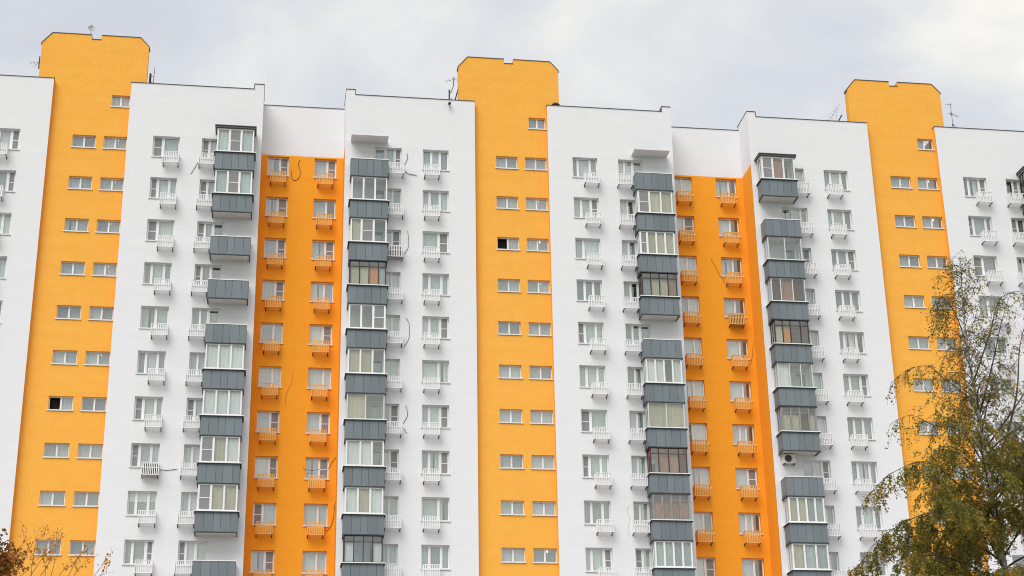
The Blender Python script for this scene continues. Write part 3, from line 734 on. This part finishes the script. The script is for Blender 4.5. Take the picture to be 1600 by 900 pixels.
def maple():
    r = random.Random(5); DIST = 36.0
    c0 = at(-18, 834, DIST); base = Vector((c0.x-.2, c0.y, 0))
    root = thing('maple_tree', base.x, base.y, 0, 'bushy tree with dense red-brown autumn leaves at the bottom left corner', 'tree')
    k = MB(); tp = [Vector((0, 0, 0)), Vector((.05, 0, 2.5)), Vector((-.05, .05, 5)), Vector((.02, 0, c0.z-.3))]
    k.tube(tp, [.16, .13, .10, .03], 8); obj('trunk', k.mesh('trunk', 'dbark', True), root)
    br = MB(); lf = MB()
    for i in range(46):
        z = r.uniform(c0.z-3.6, c0.z-.3); az = i*2.399; el = R(r.uniform(25, 60))
        p = Vector((0, 0, z)); L = r.uniform(.7, 1.12)*(1.25 if z < c0.z-.9 else .95)
        pp = path(p, Vector((math.cos(az)*math.cos(el), math.sin(az)*math.cos(el), math.sin(el))), L, 6, r, Vector((0, 0, -.2)), .08)
        br.tube(pp, [.022*(1-j/7) for j in range(7)], 4, cap=False)
        for j in range(11):
            q, d = lerp(pp, r.uniform(.3, 1)); s2 = path(q, d+Vector((r.gauss(0, .7), r.gauss(0, .7), r.gauss(0, .5))), r.uniform(.15, .4), 3, r, Vector((0, 0, -.5)), .1)
            br.tube(s2, .005, 3, cap=False); clump = r.random()
            for _ in range(24):
                q2, _d = lerp(s2, r.random()); w = clump*.55+r.random()*.45
                leaf(lf, q2+Vector((r.gauss(0, .07), r.gauss(0, .07), r.gauss(0, .07))), r.uniform(.06, .11), r, 0 if w < .34 else 1 if w < .55 else 2 if w < .78 else 3)
    o = obj('branches', br.mesh('branches', 'dbark'), root); o['kind'] = 'stuff'
    o = obj('crown', lf.mesh('crown', leaf_mats('maple', [(.15, .10, .025), (.32, .13, .035), (.52, .19, .05), (.60, .32, .08)])), root); o['kind'] = 'stuff'
maple()

def bare():
    r = random.Random(11); DIST = 30.0
    c = at(40, 1060, DIST); base = Vector((c.x, c.y, 0))
    root = thing('bare_tree', base.x, base.y, 0, 'almost bare young tree with thin upright twigs in front of the left orange tower', 'tree')
    k = MB(); k.tube([(0, 0, 0), (.03, 0, 2), (0, 0, c.z-.2)], [.11, .09, .05], 7); obj('trunk', k.mesh('trunk', 'dbark', True), root)
    br = MB(); lf = MB()
    runs = [((22, 905), (50, 850), (66, 838), (73, 822)), ((20, 900), (28, 872), (40, 838), (41, 824)), ((44, 905), (70, 866), (86, 838), (100, 824)), ((60, 905), (76, 880), (92, 846), (103, 836)),
            ((90, 905), (98, 892), (112, 884), (122, 872)), ((104, 905), (112, 890), (124, 868), (131, 862)), ((112, 905), (122, 890), (134, 876), (140, 874)), ((141, 908), (150, 896), (158, 885), (163, 880)),
            ((28, 903), (44, 890), (58, 874), (78, 862)), ((48, 905), (52, 868), (56, 848), (53, 826)), ((70, 905), (72, 880), (80, 866), (88, 848)), ((78, 905), (84, 884), (86, 864), (90, 824)), ((150, 905), (158, 898), (166, 894), (166, 888))]
    fork = Vector((0, 0, c.z-.5))
    for a in runs:
        dj = DIST + r.uniform(-.8, .8)
        P = [at(px, py, dj)-base for px, py in a]
        s0 = fork + Vector((r.uniform(-.03, .03), r.uniform(-.03, .03), r.uniform(-.4, .3)))
        e0 = P[0]+(P[0]-P[1])*1.6; P = [s0, s0.lerp(e0, .6), e0] + P
        Q = []
        for i in range(len(P)-1):
            p0, p1, p2, p3 = P[max(i-1, 0)], P[i], P[i+1], P[min(i+2, len(P)-1)]
            for q in range(4):
                u = q/4; Q.append(.5*((2*p1)+(p2-p0)*u+(2*p0-5*p1+4*p2-p3)*u*u+(3*p1-p0-3*p2+p3)*u**3))
        Q.append(P[-1]); n = len(Q)
        br.tube(Q, [max(.0035, .015*(1-i/n)) for i in range(n)], 4)
        for j in range(4):
            q, d = lerp(Q, r.uniform(.6, 1)); s2 = path(q, d+Vector((r.gauss(0, .5), r.gauss(0, .5), .1)), r.uniform(.10, .30), 4, r, Vector((0, 0, .2)), .1)
            br.tube(s2, .0024, 3, cap=False)
            if r.random() < .75:
                e = s2[-1]
                for _ in range(r.randint(3, 8)): leaf(lf, s2[r.randint(1, 4)]+Vector((r.gauss(0, .03), r.gauss(0, .03), r.gauss(0, .03))), r.uniform(.045, .075), r, r.randint(0, 2))
    o = obj('branches', br.mesh('branches', mat('young_bark', (.16, .10, .055), .8)), root)
    o = obj('leaves', lf.mesh('leaves', leaf_mats('bare', [(.56, .23, .05), (.42, .15, .04), (.56, .32, .07)])), root); o['kind'] = 'stuff'
bare()
